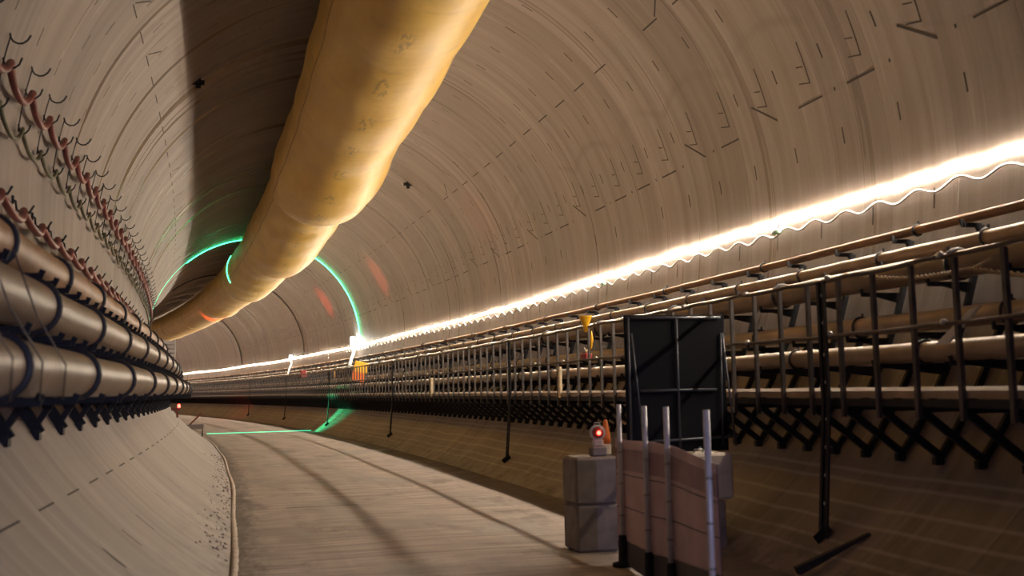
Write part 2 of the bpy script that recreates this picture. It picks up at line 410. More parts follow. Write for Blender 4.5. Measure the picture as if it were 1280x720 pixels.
# ------------------------------------------------------------------ LED line on the right wall
def led_w(s): return -.165 - .03*sin(2*pi*s/26) + .015*sin(2*pi*s/.8) + .006*sin(s*3.1)
mb = MB(); pts = []; s = 9.2
while s < 148:
    pts.append(s); s += .16 if s < 30 else .4
t = thing('light_strip', 'glowing warm white rope light running along the right tunnel wall', 'light', X(pts[0], R-.02, led_w(pts[0])))
pr = None
for s in pts:
    w = led_w(s); row = [len(mb.v)+k for k in range(4)]; mb.v += [X(s, R-.008, w-.015), X(s, R-.008, w+.015), X(s, R-.022, w+.015), X(s, R-.022, w-.015)]
    if pr:
        for k in range(4): mb.face([pr[k], row[k], row[(k+1)%4], pr[(k+1)%4]])
    pr = row
mb.build('glowing_tube', M['led'], t, tuple(t.location))
mb = MB(); pts = []; s = 9.0
while s < 60:
    w = led_w(s) - .19 + .04*sin(2*pi*s/.8+.8) - .02*abs(sin(s*.9))
    th = math.asin(w/R); pts.append(X(s, (R-.06)*cos(th), w)); s += .08
mb.tube(pts, .014, 6)
mb.build('power_cable', M['galv'], origin=pts[0], label='thin wavy pale cable hanging in waves just under the right wall rope light', category='cable')
for i, s in enumerate((14.75, 22.6, 29.6, 38.9)):
    nm = ['nearest the dark sign board', 'second from the near end', 'third from the near end', 'farthest of four'][i]
    t = thing('cable_connector', 'small pale green plug hanging on the wavy light cable, ' + nm, 'connector', X(s, 5.38, -.33), s*K, 'plugs on the light cable')
    mb = MB(); mb.lathe([(.02, -.11), (.045, -.09), (.05, 0), (.045, .09), (.02, .11)], (0, 0, 0), (0, 1, 0), 10); mb.build('plug_body', M['teal'], t)
    mb = MB(); mb.tube([(.03, 0, .04), (.05, 0, .12), (.1, 0, .16)], .012, 5); mb.build('hook', M['black'], t)

# ------------------------------------------------------------------ right rack: brackets every half ring
RU, RW = 4.2, -3.55        # foot of the bracket on the wall
def rl(u, s, w): return (u-RU, s, w-RW)
def right_bracket(full, parts):
    rows = []
    leg = MB(); n = 9; p = []
    for i in range(n+1):
        th = radians(-40.2 + i*(30.0)/n); p.append((5.445*cos(th), 5.445*sin(th)))
    if not full: p = p[:6]
    for a, b in zip(p, p[1:]): leg.bar(rl(a[0], 0, a[1]), rl(b[0], 0, b[1]), .07, .05, (0, 1, 0))
    leg.box(-.09, .01, -.035, .035, -.01, .07)
    rows.append(('wall_leg', leg, M['black']))
    st = MB(); st.bar(rl(4.22, 0, -3.5), rl(3.56, 0, -3.0), .075, .045, (0, 1, 0)); rows.append(('strut', st, M['black']))
    pk = MB(); pk.bar(rl(3.5, 0, -3.07), rl(3.5, 0, -1.575), .05, .016, (1, 0, 0)); pk.bar(rl(3.516, -.02, -3.07), rl(3.516, -.02, -1.6), .012, .035, (1, 0, 0))
    rows.append(('picket', pk, M['picket']))
    ar = MB(); ar.bar(rl(3.5, 0, -2.98), rl(4.6, 0, -2.98), .05, .05, (0, 0, 1)); rows.append(('bottom_arm', ar, M['black']))
    if full:
        for ux, w in ((3.95, -2.54), (4.45, -2.20), (4.68, -1.64), (4.98, -1.29), (5.16, -.97)):
            uw = math.sqrt(5.44**2-w*w) if w > -2 else math.sqrt(5.44**2-w*w)
            a = MB(); a.bar(rl(ux-.04, 0, w), rl(uw, 0, w), .045, .05, (0, 0, 1)); a.bar(rl(ux-.04, 0, w-.02), rl(ux-.06, 0, w+.07), .04, .02, (0, 1, 0))
            a.hexa([rl(ux+.12, -.02, w-.02), rl(uw, -.02, w-.11), rl(uw, .02, w-.11), rl(ux+.12, .02, w-.02), rl(ux+.12, -.02, w), rl(uw, -.02, w), rl(uw, .02, w), rl(ux+.12, .02, w)])
            rows.append(('pipe_arm', a, M['black']))
    lab = ('black steel bracket with pipe arms and grey picket on the right wall' if full else 'short black V bracket with grey picket between two armed brackets on the right wall')
    t = thing('rack_bracket', lab, 'bracket', (0, 0, 0), 0, 'pipe rack brackets with arms on the right wall' if full else 'short brackets between the right rack brackets')
    if parts:
        for nme, b, m in rows: b.build(nme, m, t)
        return t
    # small in the photograph: bracket and picket only
    mb = MB()
    for nme, b, m in rows:
        k = len(mb.v); mb.v += b.v; mi = 1 if nme == 'picket' else 0
        for f in b.f: mb.f.append([k+q for q in f]); mb.m.append(mi); mb.sm.append(False)
    o = mb.build('bracket_frame', [M['black'], M['picket']], t)
    return t
protos = {}
for i in range(-4, 192):
    s = 8.814 + i*PITCH/2
    full = i % 2 == 0; near = s < 45
    if s > 131: continue
    key = (full, near); loc = X(s, RU, RW)
    if key not in protos:
        protos[key] = right_bracket(full, near); protos[key].location = loc; protos[key].rotation_euler = (0, 0, s*K)
    else: dup(protos[key], loc, s*K)

# long pipes
def pipe(name, label, u, w, r, m, s0, s1, straps, cat='pipe', group=None, nseg=14, mstrap=None, clip=True, step=2.57, sag=.006):
    t = thing(name, label, cat, X(s0, u, w), 0, group); o0 = tuple(t.location)
    mb = MB(); n = int((s1-s0)/1.28)
    mb.tube([X(s0+(s1-s0)*i/n, u, w + sag*sin(i*1.7)) for i in range(n+1)], r, nseg)
    mb.build('pipe_run', m, t, o0)
    s = straps; c = 0; sgn = -1 if u > 0 else 1
    while straps is not None and s < s1 and c < 60:
        mb = MB(); mb.tube([X(s, u+(r+.012)*cos(a), w+(r+.012)*sin(a)) for a in [2*pi*q/20 for q in range(20)]], .016 if r < .15 else .028, 6, closed=True)
        if clip: mb.bar(X(s, u-sgn*.02, w+r), X(s, u-sgn*.02, w+r+.06), .02, .02)
        mb.build('strap', mstrap or M['strap'], t, o0); s += step; c += 1
    # flanged couplings / weld seams
    return t
pipe('conduit_pipe', 'thin brown pipe nearest the right wall, topmost of the right rack', 5.25, -.875, .055, M['pipe'], 6, 146, 7.24, step=3.85)
pipe('conduit_pipe', 'pale dusty pipe with bright upper edge just above the right guard rail top rail', 5.10, -1.17, .082, M['pale'], 6, 146, 9.69, step=1.926)
pipe('service_pipe', 'wide grey brown pipe behind the guard top rail, third down in the right rack', 4.88, -1.44, .15, M['pipedull'], 6, 146, 9.9, step=3.85)
pipe('service_pipe', 'brown pipe just above the guard middle rail, fourth down in the right rack', 4.60, -2.045, .112, M['pale'], 6, 146, 8.81)
pipe('service_pipe', 'pale brown pipe between guard middle rail and ledge beam, lowest in the right rack', 4.05, -2.41, .105, M['pale'], 6, 146, 9.4)

# guard rails
def rail(name, label, u, w, r, m, bump):
    t = thing(name, label, 'rail', X(6, u, w)); o0 = tuple(t.location)
    mb = MB(); n = 440; mb.tube([X(6+i*PITCH/4, u, w+bump*abs(sin(i*pi/4))*-1 + .008*sin(i*.37)) for i in range(n)], r, 6); mb.build('wire_line', m, t, o0)
    mb = MB()
    for i in range(60):
        s = 8.31 + i*1.93
        mb = MB(); c = X(s, u-.01, w+.012); mb.lathe([(.012, -.03), (.03, -.02), (.03, .02), (.012, .03)], c, (-sin(s*K), cos(s*K), 0), 8); mb.build('wire_clamp', M['galv'], t, o0)
rail('guard_rail', 'top wire rail of the fence along the right pipe rack', 3.48, -1.575, .023, M['wire'], .02)
rail('guard_rail', 'middle wire rail of the fence along the right pipe rack', 3.48, -2.19, .022, M['wire'], .012)
mb = MB(); n = 220; pr = None
prof = [(3.535, -2.87), (3.535, -2.80), (3.575, -2.765), (3.68, -2.765), (3.68, -2.87)]
for i in range(n+1):
    s = 6+i*PITCH/2; row = [len(mb.v)+k for k in range(5)]; mb.v += [X(s, a, b) for a, b in prof]
    if pr:
        for k in range(5): mb.face([pr[k], row[k], row[(k+1)%5], pr[(k+1)%5]])
    pr = row
mb.build('ledge_beam', M['pale'], origin=X(6, 3.6, -2.82), label='pale flat ledge beam behind the pickets near the bottom of the right fence', category='beam')
mb = MB(); pr = None
prof = [(3.52, -2.955), (3.52, -2.88), (3.6, -2.88), (3.6, -2.955)]
for i in range(n+1):
    s = 6+i*PITCH/2; row = [len(mb.v)+k for k in range(4)]; mb.v += [X(s, a, b) for a, b in prof]
    if pr:
        for k in range(4): mb.face([pr[k], row[k], row[(k+1)%4], pr[(k+1)%4]])
    pr = row
mb.build('steel_angle', M['black'], origin=X(6, 3.56, -2.92), label='black steel angle running right under the pale ledge beam', category='beam')

# channel posts standing on the invert
PN = ['nearest of the tall channel posts, right of the dark sign board', 'second tall channel post from the near end, left of the sign board', 'third tall channel post from the near end', 'fourth tall channel post from the near end, by the green glow', 'fifth tall channel post, beyond the green glow', 'farthest tall channel post along the right fence']
for i, s in enumerate((10.33, 23.8, 39.2, 54.6, 69.5, 85)):
    t = thing('channel_post', PN[i], 'post', X(s, 3.33, -4.38), s*K, None)
    L = lambda u, y, w: (u-3.33, y, w+4.38)
    mb = MB()
    for y in (-.06, .06):
        mb.bar(L(3.44, y, -1.6), L(3.44, y, -2.95), .05, .02, (1, 0, 0)); mb.bar(L(3.44, y, -2.95), L(3.33, y, -4.36), .05, .02, (1, 0, 0))
    mb.bar(L(3.46, 0, -1.6), L(3.46, 0, -2.95), .012, .12, (0, 1, 0)); mb.bar(L(3.46, 0, -2.95), L(3.35, 0, -4.36), .012, .12, (0, 1, 0))
    mb.build('channel_section', M['black'], t)
    mb = MB(); mb.bar(L(3.25, 0, -4.40), L(3.42, 0, -4.27), .14, .02, (0, 1, 0)); mb.build('foot_plate', M['black'], t)
    for w in (-1.75, -2.05, -2.4, -2.7, -3.1, -3.4, -3.7, -4.0):
        u = 3.44 if w > -2.95 else 3.44-.11*(-2.95-w)/1.41
        mb = MB(); mb.lathe([(.014, -.03), (.018, -.025), (.018, -.01)], L(u-.01, 0, w), (-1, 0, 0), 8); mb.build('bolt', M['galv'], t)

# small things in and on the right rack
def loc(s, u, w): return X(s, u, w), s*K
p, rz = loc(20.3, 3.53, -2.9)
t = thing('timber_batten', 'upright cream batten tied to the right fence, left of the sign board', 'batten', p, rz); mb = MB(); mb.box(-.03, .03, -.05, .05, 0, .62, ch=.008); mb.build('batten_body', M['cream'], t); mb = MB(); mb.tube([(-.04,-.06,.55),(.04,-.06,.55),(.04,.06,.55),(-.04,.06,.55)], .008, 5, closed=True); mb.build('tie_wire', M['galv'], t)
p, rz = loc(33.0, 3.53, -2.9)
t = thing('timber_batten', 'upright cream batten tied to the right fence, farther than the one by the sign board', 'batten', p, rz); mb = MB(); mb.box(-.04, .04, -.05, .05, 0, .6, ch=.008); mb.build('batten_body', M['cream'], t)
# loose pale plank wedged in the rack
p = X(8.75, 3.80, -2.36); mb = MB(); mb.hexa([X(8.64, 3.60, -2.37), X(8.46, 3.60, -2.37), X(8.46, 3.64, -2.36), X(8.64, 3.64, -2.36), X(8.12, 3.60, -2.08), X(8.0, 3.60, -2.06), X(8.0, 3.64, -2.05), X(8.12, 3.64, -2.07)])
mb.build('plank_offcut', M['white'], origin=p, label='slanting cream plank offcut wedged behind the nearest right fence pickets', category='plank')
# rope
pts = [(10.35,3.75,-1.51),(9.72,3.75,-1.617),(9.35,3.75,-1.665),(9.05,3.75,-1.69),(8.7,3.75,-1.70),(8.45,3.74,-1.70),(8.245,3.74,-1.697),(8.0,3.75,-1.75),(7.6,3.8,-1.83)]
mb = MB()
def twist(pts, r, off, turns):
    out = []; n = 90
    for i in range(n+1):
        f = i/n*(len(pts)-1); j = min(int(f), len(pts)-2); g = f-j
        q = [pts[j][k]+(pts[j+1][k]-pts[j][k])*g for k in range(3)]
        a = off+turns*2*pi*i/n; out.append(X(q[0], q[1]+r*cos(a), q[2]+r*sin(a)))
    return out
for k in range(2): mb.tube(twist(pts, .014, k*pi, 22), .013, 6)
mb.tube([X(8.245,3.74,-1.697), X(8.12,3.75,-1.67), X(7.98,3.76,-1.63)], .014, 6)
mb.build('rope', M['rope'], origin=X(9, 3.75, -1.69), label='sagging twisted tan rope behind the nearest pickets of the right fence', category='rope')
# yellow funnel bag + strip
p, rz = loc(18.37, 3.43, -1.58)
t = thing('cable_funnel', 'small yellow funnel hanging on the right fence top rail', 'funnel', p, rz)
mb = MB(); mb.lathe([(.03, -.1), (.05, 0), (.12, .17), (.13, .19)], (0, 0, 0), (0, 0, 1), 12); mb.build('funnel_cone', M['yellow'], t)
mb = MB(); mb.tube([(.02, -.25, -.10), (.02, -.27, -.25), (.0, -.26, -.4), (.0, -.22, -.45)], .022, 6, rr=[.012, .03, .024, .008]); mb.build('drip_tongue', M['yellow'], t)
p, rz = loc(19.2, 3.72, -2.18)
t = thing('valve_handle_box', 'small dark red valve with pale cap in the right rack under the yellow funnel', 'valve', p, rz)
mb = MB(); mb.box(-.08, .08, -.14, .14, 0, .14, ch=.03); mb.build('valve_body', M['redbox'], t)
mb = MB(); mb.lathe([(.05, 0), (.055, .04), (.02, .06)], (0, -.05, .14), (0, 0, 1), 10); mb.build('valve_cap', M['cream'], t)
mb = MB(); mb.tube([(.0, .05, .16), (.0, .12, .25), (0, .22, .22), (0, .2, .15)], .012, 6); mb.build('lever', M['galv'], t)

# far stations on the right wall
def station(s, lab, big, side):
    p, rz = loc(s, 5.3, -.15)
    t = thing('wall_lamp', 'white box lamp on the right wall ' + lab, 'lamp', p, rz)
    mb = MB(); w = .15 if big else .1; mb.box(-.12, .08, -w, w, .0, .50 if big else .25, ch=.03); mb.build('lamp_housing', M['whitelamp'], t)
    mb = MB(); mb.bar((.05, 0, .2), (.19, 0, .2), .04, .04); mb.build('mounting_arm', M['black'], t)
    mb = MB(); mb.tube([X(s, 5.3, -.25), X(s-.6, 5.2, -.6), X(s-1.2, 4.95, -.95), X(s-2.5, 4.6, -1.35)], .09 if big else .06, 8)
    mb.build('hose_drop', M['white'], origin=X(s, 5.3, -.3), label='white hose drooping from the lamp to the rack ' + lab, category='hose')
station(57.6, 'beside the green laser hoop', True, 1)
station(78, 'beyond the green laser hoop', False, 1)
p, rz = loc(49.6, 3.66, -2.12)
t = thing('warning_sign', 'bright orange panel with yellow upper half behind the right fence', 'sign', p, rz); t.rotation_euler = (0, radians(14), rz)
mb = MB(); mb.box(-.02, .64, -.03, .03, .42, .93, ch=.015); mb.build('upper_board', M['yellow'], t)
mb = MB(); mb.box(-.02, .6, -.03, .03, 0, .42, ch=.015); mb.build('lower_board', M['orange'], t)
mb = MB(); mb.bar((.05, .05, -.8), (.05, .05, .9), .04, .04); mb.build('stake', M['black'], t)
p, rz = loc(64.5, 3.62, -1.75)
t = thing('hose_reel_box', 'small red box on the right fence below the far white hose', 'box', p, rz); mb = MB(); mb.box(-.1, .25, -.15, .15, 0, .42, ch=.03); mb.build('box_body', M['redbox'], t); mb = MB(); mb.box(-.115, -.1, -.1, .1, .1, .3); mb.build('box_door', M['orange'], t)
p, rz = loc(53.0, 3.45, -1.75)
t = thing('hanging_tag', 'small yellow tag hanging on the right fence beyond the orange panel', 'tag', p, rz); mb = MB(); mb.box(-.01, .01, -.06, .06, -.2, .12, ch=.004); mb.build('tag_plate', M['yellow'], t); mb = MB(); mb.tube([(0, 0, .1), (0, 0, .2)], .008, 5); mb.build('tag_string', M['black'], t)

# ------------------------------------------------------------------ left rack
LU, LW = -4.57, -3.05
def ll(u, s, w): return (u-LU, s, w-LW)
PIP = ((-3.97, -2.53, .17), (-4.29, -2.00, .195), (-4.60, -1.49, .185))
def left_bracket(full):
    t = thing('rack_bracket', 'black steel bracket carrying the three big pipes on the left wall' if full else 'short black steel arms between two foot brackets under the left pipes', 'bracket', (0, 0, 0), 0, 'pipe brackets with feet on the left wall' if full else 'short arms between the left pipe brackets')
    if full:
        leg = MB(); p = []
        for i in range(8):
            th = radians(213.8 - i*22.0/7); p.append((5.445*cos(th), 5.445*sin(th)))
        for a, b in zip(p, p[1:]): leg.bar(ll(a[0], 0, a[1]), ll(b[0], 0, b[1]), .10, .06, (0, 1, 0))
        leg.box(-.03, .05, -.06, .06, -.04, .05); leg.build('wall_leg', M['black'], t)
        st = MB(); st.bar(ll(-4.57, 0, -2.97), ll(-4.42, 0, -2.73), .055, .05, (0, 1, 0)); st.build('strut', M['black'], t)
        fr = MB()
        for (a, b, r), (c, d_, r2) in zip(PIP, PIP[1:]): fr.bar(ll(a-.24, 0, b-.19), ll(c-.26, 0, d_-.22), .03, .03, (0, 1, 0))
        fr.build('hanger_link', M['black'], t)
    for (u, w, r) in (PIP if full else PIP[1:]):
        ex = .27 if u < -4.5 else .12
        a = MB(); wl = w-r-.03; uw = -math.sqrt(5.44**2-wl*wl)
        a.bar(ll(u+ex, 0, wl), ll(uw, 0, wl), .045, .05); a.bar(ll(u+ex, 0, wl-.02), ll(u+ex+.03, 0, wl+.05), .045, .025, (0, 1, 0)); a.build('pipe_arm', M['black'], t)
    return t
lp = {}
for i in range(-2, 110):
    s = 10.55 + i*PITCH/2
    if s > 62 or s < 2.2: continue
    full = i % 2 == 0; loc_ = X(s, LU, LW)
    if full not in lp:
        lp[full] = left_bracket(full); lp[full].location = loc_; lp[full].rotation_euler = (0, 0, s*K)
    else: dup(lp[full], loc_, s*K)
for s in (9.266, 7.98, 6.7, 5.41, 4.13, 2.85):
    dup(lp[True], X(s, LU, LW), s*K)
names = ['lowest and nearest of the three big pipes on the left wall', 'middle of the three big pipes on the left wall', 'topmost of the three big pipes on the left wall, under the red hose']
for (u, w, r), nm, m in zip(PIP, names, (M['pipedull'], M['pipedull'], M['pipe'])):
    pipe('service_pipe', nm, u, w, r, m, -3, 118, 3.63, clip=False, nseg=28)
# loose thin wires in front of the left pipes
for i in range(6):
    s = 3.2+i*.75; u0 = -3.77; mb = MB()
    mb.tube([X(s, -4.05, -1.78), X(s+.1, -3.92, -2.2), X(s+.3, -3.78, -2.5), X(s+.45, -3.82, -2.72)], .006, 5)
    mb.build('tie_wire', M['wire'], origin=X(s, -4.05, -1.78), label='thin slack tie wire looped over the lowest left pipe', category='wire', group='slack tie wires on the left pipes')

# hook hangers and sagging hoses on the left wall
def wu(w): return -math.sqrt(R*R-w*w)
def hanger(s, first=None):
    p, rz = X(s, wu(1.39), 1.39), s*K
    if first: return dup(first, p, rz)
    t = thing('hose_hanger', 'thin rod hanger with curled top hook holding two sagging hoses on the left wall', 'hook', p, rz, 'hose hangers high on the left wall')
    B = lambda w, o: (wu(w)+o-wu(1.39), w-1.39)
    mb = MB(); mb.tube([(B(w, .03)[0], 0, B(w, .03)[1]) for w in (1.40, 1.2, 1.0, .8, .58)], .008, 6); mb.build('rod', M['black'], t)
    for w, L, h, nm in ((1.36, .22, .05, 'top_hook'), (1.07, .20, .07, 'hose_hook'), (.62, .14, .05, 'cable_hook')):
        x0, z0 = B(w, .03); mb = MB()
        mb.tube([(x0, 0, z0+.06), (x0+.01, 0, z0+.01), (x0+L*.15, 0, z0-.03), (x0+L*.38, 0, z0-.055), (x0+L*.62, 0, z0-.05), (x0+L*.85, 0, z0-.01), (x0+L, 0, z0+h)], .011, 6); mb.build(nm, M['black'], t)
    return t
h0 = None; HS = []
for i in range(-4, 66):
    s = 12.6+i*1.265; HS.append(s)
    if s < 100:
        h = hanger(s, h0); h0 = h0 or h
def sag_hose(name, label, w0, off, r, sag, m, s1=105, cat='hose'):
    mb = MB(); pts = []
    for a, b in zip(HS, HS[1:]):
        if a > s1: break
        n = 12 if a < 45 else 6
        jit = 1+random.uniform(-.12, .12)
        for i in range(n):
            f = i/n; w = w0-sag*jit*(1-(2*f-1)**2)**.8; pts.append(X(a+(b-a)*f, wu(w)+off+.03*sin(pi*f), w))
    mb.tube(pts, r, 8)
    mb.build(name, m, origin=pts[0], label=label, category=cat)
sag_hose('red_hose', 'thick dull red hose sagging between the upper hooks on the left wall', 1.08, .11, .046, .25, M['red'])
sag_hose('black_cable', 'thin olive cable sagging between the lower hooks of the left wall hangers',   .62, .08, .028, .22, M['olive'])
lo = None
for i in range(-6, 60):
    s = 13.9+i*1.265
    p, rz = X(s, wu(-.36), -.36), s*K
    if lo is None:
        lo = thing('hose_hook', 'short black hook carrying the lower red hose above the top left pipe', 'hook', p, rz, 'hooks of the lower red hose')
        mb = MB(); mb.tube([(.0, 0, .1), (.04, 0, .08), (.05, 0, -.02), (.12, 0, -.08), (.2, 0, -.06), (.25, 0, .03)], .014, 6); mb.build('hook_bar', M['black'], lo)
        mb = MB(); mb.box(-.005, .02, -.03, .03, .05, .15, ch=.004); mb.build('wall_plate', M['black'], lo)
    else: dup(lo, p, rz)
HS = [13.9+i*1.265 for i in range(-8, 62)]
sag_hose('red_hose', 'dull red hose sagging between short hooks right above the topmost left pipe', -.40, .13, .05, .19, M['red'], 90)

# far end of the left side: white board, red beacon, small barricade
p, rz = loc(27, -4.35, -1.42)
p, rz = loc(31.0, -4.30, -1.62)
t = thing('notice_board', 'small white slatted board at the far end of the left pipe rack', 'sign', p, rz)
for k in range(4):
    mb = MB(); mb.box(-.3, .06, -.015, .015, .12*k, .12*k+.085, ch=.006); mb.build('slat', M['white'], t)
mb = MB(); mb.bar((.05, .02, -.35), (.05, .02, .5), .04, .03); mb.bar((-.28, .02, -.05), (-.28, .02, .5), .04, .03); mb.build('board_post', M['white'], t)
p, rz = loc(22.6, -3.9, -2.95)
t = thing('red_beacon', 'small glowing red lamp under the far end of the left pipes', 'lamp', p, rz)
mb = MB(); mb.lathe([(.02, 0), (.028, .01), (.028, .05), (.015, .07)], (0, 0, .0), (0, 0, 1), 12); mb.build('lens', M['redglow'], t)
mb = MB(); mb.bar((-.15, 0, -.03), (.03, 0, -.03), .05, .06); mb.bar((-.03, 0, -.2), (-.03, 0, 0), .04, .04); mb.build('lamp_bracket', M['rust'], t)
# barricade trestle on the roadway edge
p, rz = loc(50, -3.45, -D)
t = thing('trestle', 'small rusty red trestle standing at the left edge of the far roadway', 'trestle', (p[0], p[1], p[2]+.02), rz)
mb = MB(); mb.bar((-.25, 0, .55), (.35, 0, 1.15), .07, .07, (0, 1, 0)); mb.build('diagonal_arm', M['rust'], t)
mb = MB(); mb.bar((-.35, 0, .55), (.45, 0, .55), .10, .22); mb.build('crossbar', M['dkconc'], t)
mb = MB(); mb.bar((.4, 0, .0), (.4, 0, .5), .05, .05); mb.build('leg', M['picket'], t)
mb = MB(); mb.bar((-.15, 0, .1), (-.15, 0, .5), .05, .05); mb.build('leg', M['picket'], t)

# ------------------------------------------------------------------ green laser line, drawn as glowing tubes on lining, duct and floor
GS = 56.4
t = thing('laser_line_hoop', 'thin green laser line on wall, crown, duct and roadway, drawn as glowing tubes', 'light', X(GS, 0, -D))
o0 = tuple(t.location)
def arc(a0, a1, r=.014, off=.05):
    mb = MB(); n = max(6, int(abs(a1-a0)/2)); mb.tube([wall_pt(GS, radians(a0+(a1-a0)*i/n), off) for i in range(n+1)], r, 6); return mb
arc(-2, 131, .020, .07).build('wall_laser_line', M['green'], t, o0)
arc(131, 178, .008, .04).build('wall_laser_line', M['green2'], t, o0)
mb = MB(); mb.tube([X(GS, -2.5, -D+.02), X(GS, 2.8, -D+.02)], .012, 6); mb.build('floor_laser_line', M['green2'], t, o0)
mb = MB(); mb.tube([duct_sec(GS-.2, a, .02) for a in range(150, 212, 4)], .014, 6); mb.build('duct_laser_line', M['green'], t, o0)

# survey targets on the lining
for (s, th, lb) in ((23.4, 131.3, 'small black cross shaped survey target left of the duct at the shadow edge'), (35.08, 53.4, 'small black cross shaped survey target right of the duct')):
    p = wall_pt(s, radians(th), .05); t = thing('survey_target', lb, 'target', p, s*K)
    ct, sn = cos(radians(th)), sin(radians(th)); inw = V((-ct, 0, -sn)); up = V((-sn, 0, ct)); fy = V((0, 1, 0)); mb = MB(); e = .13 if s < 30 else .15
    face = V((.0, -1, 0))
    for a, b in (((-e, 0), (e, 0)), ((0, -e), (0, e))):
        A = V((a[0], 0, a[1])) ; Bq = V((b[0], 0, b[1])); mb.bar(A, Bq, .11, .03, (0, 1, 0) if a[0] else (0, 1, 0))
    mb.build('cross_plate', M['print'], t)
    mb = MB(); mb.lathe([(.025, 0), (.03, .02), (.01, .04)], (0, -.03, 0), (0, -1, 0), 10); mb.build('prism', M['strap'], t)
    mb = MB(); mb.bar((0, 0, 0), tuple(-inw*.07), .03, .03, (0, 1, 0)); mb.build('stud', M['black'], t)

# dark hoop cable round the crown far away
for s, a0, a1, lb in ((74, -3, 128, 'thin dark cable hooped over the crown beyond the green laser hoop'), (100, 0, 80, 'farthest thin dark cable hooped up the right wall')):
    mb = MB(); mb.tube([wall_pt(s, radians(a0+(a1-a0)*i/50), .03) for i in range(51)], .045 if s > 90 else .03, 5)
    mb.build('hoop_cable', M['strap'], origin=wall_pt(s, 0, .03), label=lb, category='cable')

# ------------------------------------------------------------------ near barricade
def rbox(t, name, x0, x1, y0, y1, z0, z1, m, ch=.025):
    mb = MB(); mb.box(x0, x1, y0, y1, z0, z1, ch=ch); return mb.build(name, m, t)
def block(s, u0, u1, z0, z1, dep, lab, m, hand):
    p = X(s, (u0+u1)/2, -D+z0); t = thing('concrete_block', lab, 'concrete block', p, s*K); h = (u1-u0)/2
    rbox(t, 'block_body', -h, h, 0, dep, 0, z1-z0, m, .03)
    if hand:
        mb = MB(); mb.tube([(-.06, dep*.5, z1-z0-.01), (-.05, dep*.5, z1-z0+.035), (.05, dep*.5, z1-z0+.035), (.06, dep*.5, z1-z0-.01)], .012, 6); mb.build('lifting_eye', M['galv'], t)
    return t
block(12.3, 1.19, 1.74, .0, .565, .55, 'grey concrete block on the roadway, bottom of the left stack under the red lamp', M['dkconc'], False)
block(12.3, 1.185, 1.74, .57, 1.14, .55, 'grey concrete block on top of the left stack, carrying the round red lamp', M['dkconc'], False)
block(11.9, 2.36, 2.97, .0, .60, .55, 'dark ribbed concrete block at the bottom right, under the pale block', M['dkconc'], False)
block(11.9, 2.42, 3.08, .605, 1.16, .55, 'pale concrete block with lifting eye on top right of the barricade', M['concrete'], True)
# red lamp
def lamp(s, u, lab, facing, lens, m2):
    p = X(s, u, -D+1.14); t = thing('warning_lamp', lab, 'lamp', p, s*K)
    rbox(t, 'battery_box', -.10, .10, -.07, .07, 0, .12, M['dkconc'], .02)
    mb = MB(); mb.box(-.065, .065, -.045, .045, .12, .21, ch=.015); mb.build('neck', m2, t)
    mb = MB(); mb.lathe([(.085, -.035), (.095, -.03), (.095, .03), (.085, .035)], (0, 0, .29), facing, 24); mb.build('rim', m2, t)
    mb = MB(); mb.lathe([(.072, .0), (.072, .015), (.06, .03), (.035, .042), (.01, .046)], (V((0, 0, .29)) + V(facing)*.032), facing, 20); mb.build('lens', lens, t)
    mb = MB(); mb.lathe([(.02, 0), (.026, .008), (.02, .016)], (V((0.005, 0, .288)) + V(facing)*.078), facing, 12); mb.build('bulb', M['redglow'], t)
    mb = MB(); mb.tube([(-.04, 0, .38), (-.03, 0, .41), (.03, 0, .41), (.04, 0, .38)], .007, 5); mb.build('handle', m2, t)
M['lamplens'] = mat('unlit_red_lens', (.45, .06, .05), .2); 
lamp(12.45, 1.53, 'round red warning lamp facing the camera on the left block stack', (-.15, -1, 0), M['lamplens'], M['silt'])
p = X(12.62, 1.70, -D+1.14); t = thing('warning_lamp', 'orange edge-on warning lamp half hidden behind the leftmost pole', 'lamp', p, 12.6*K)
rbox(t, 'battery_box', -.07, .05, -.06, .06, 0, .14, M['cream'], .015)
mb = MB(); mb.lathe([(.06, 0), (.055, .1), (.03, .26), (.02, .30)], (0, 0, .14), (0, 0, 1), 14); mb.build('lens', M['orange'], t)
# poles
PO = [(11.27, 1.39), (10.02, 1.21), (9.35, 1.17), (7.76, .865)]
pn = ['leftmost', 'second from left', 'third from left', 'nearest and rightmost']
for (s, u), nm in zip(PO, pn):
    t = thing('barrier_pole', nm + ' of the four pale poles of the pink sheeted barrier', 'pole', X(s, u, -D), s*K)
    mb = MB(); mb.tube([(0, 0, .0), (0, 0, 1.79)], .027, 12); mb.build('pole_tube', M['pole'], t)
    mb = MB(); mb.lathe([(.12, 0), (.12, .03), (.05, .05), (.045, .32), (.03, .34)], (0, 0, 0.005), (0, 0, 1), 12); mb.build('base', M['black'], t)
    for z in (.55, .9, 1.25):
        mb = MB(); mb.lathe([(.03, 0), (.035, .01), (.03, .02)], (0, 0, z), (0, 0, 1), 10); mb.build('tie', M['galv'], t)
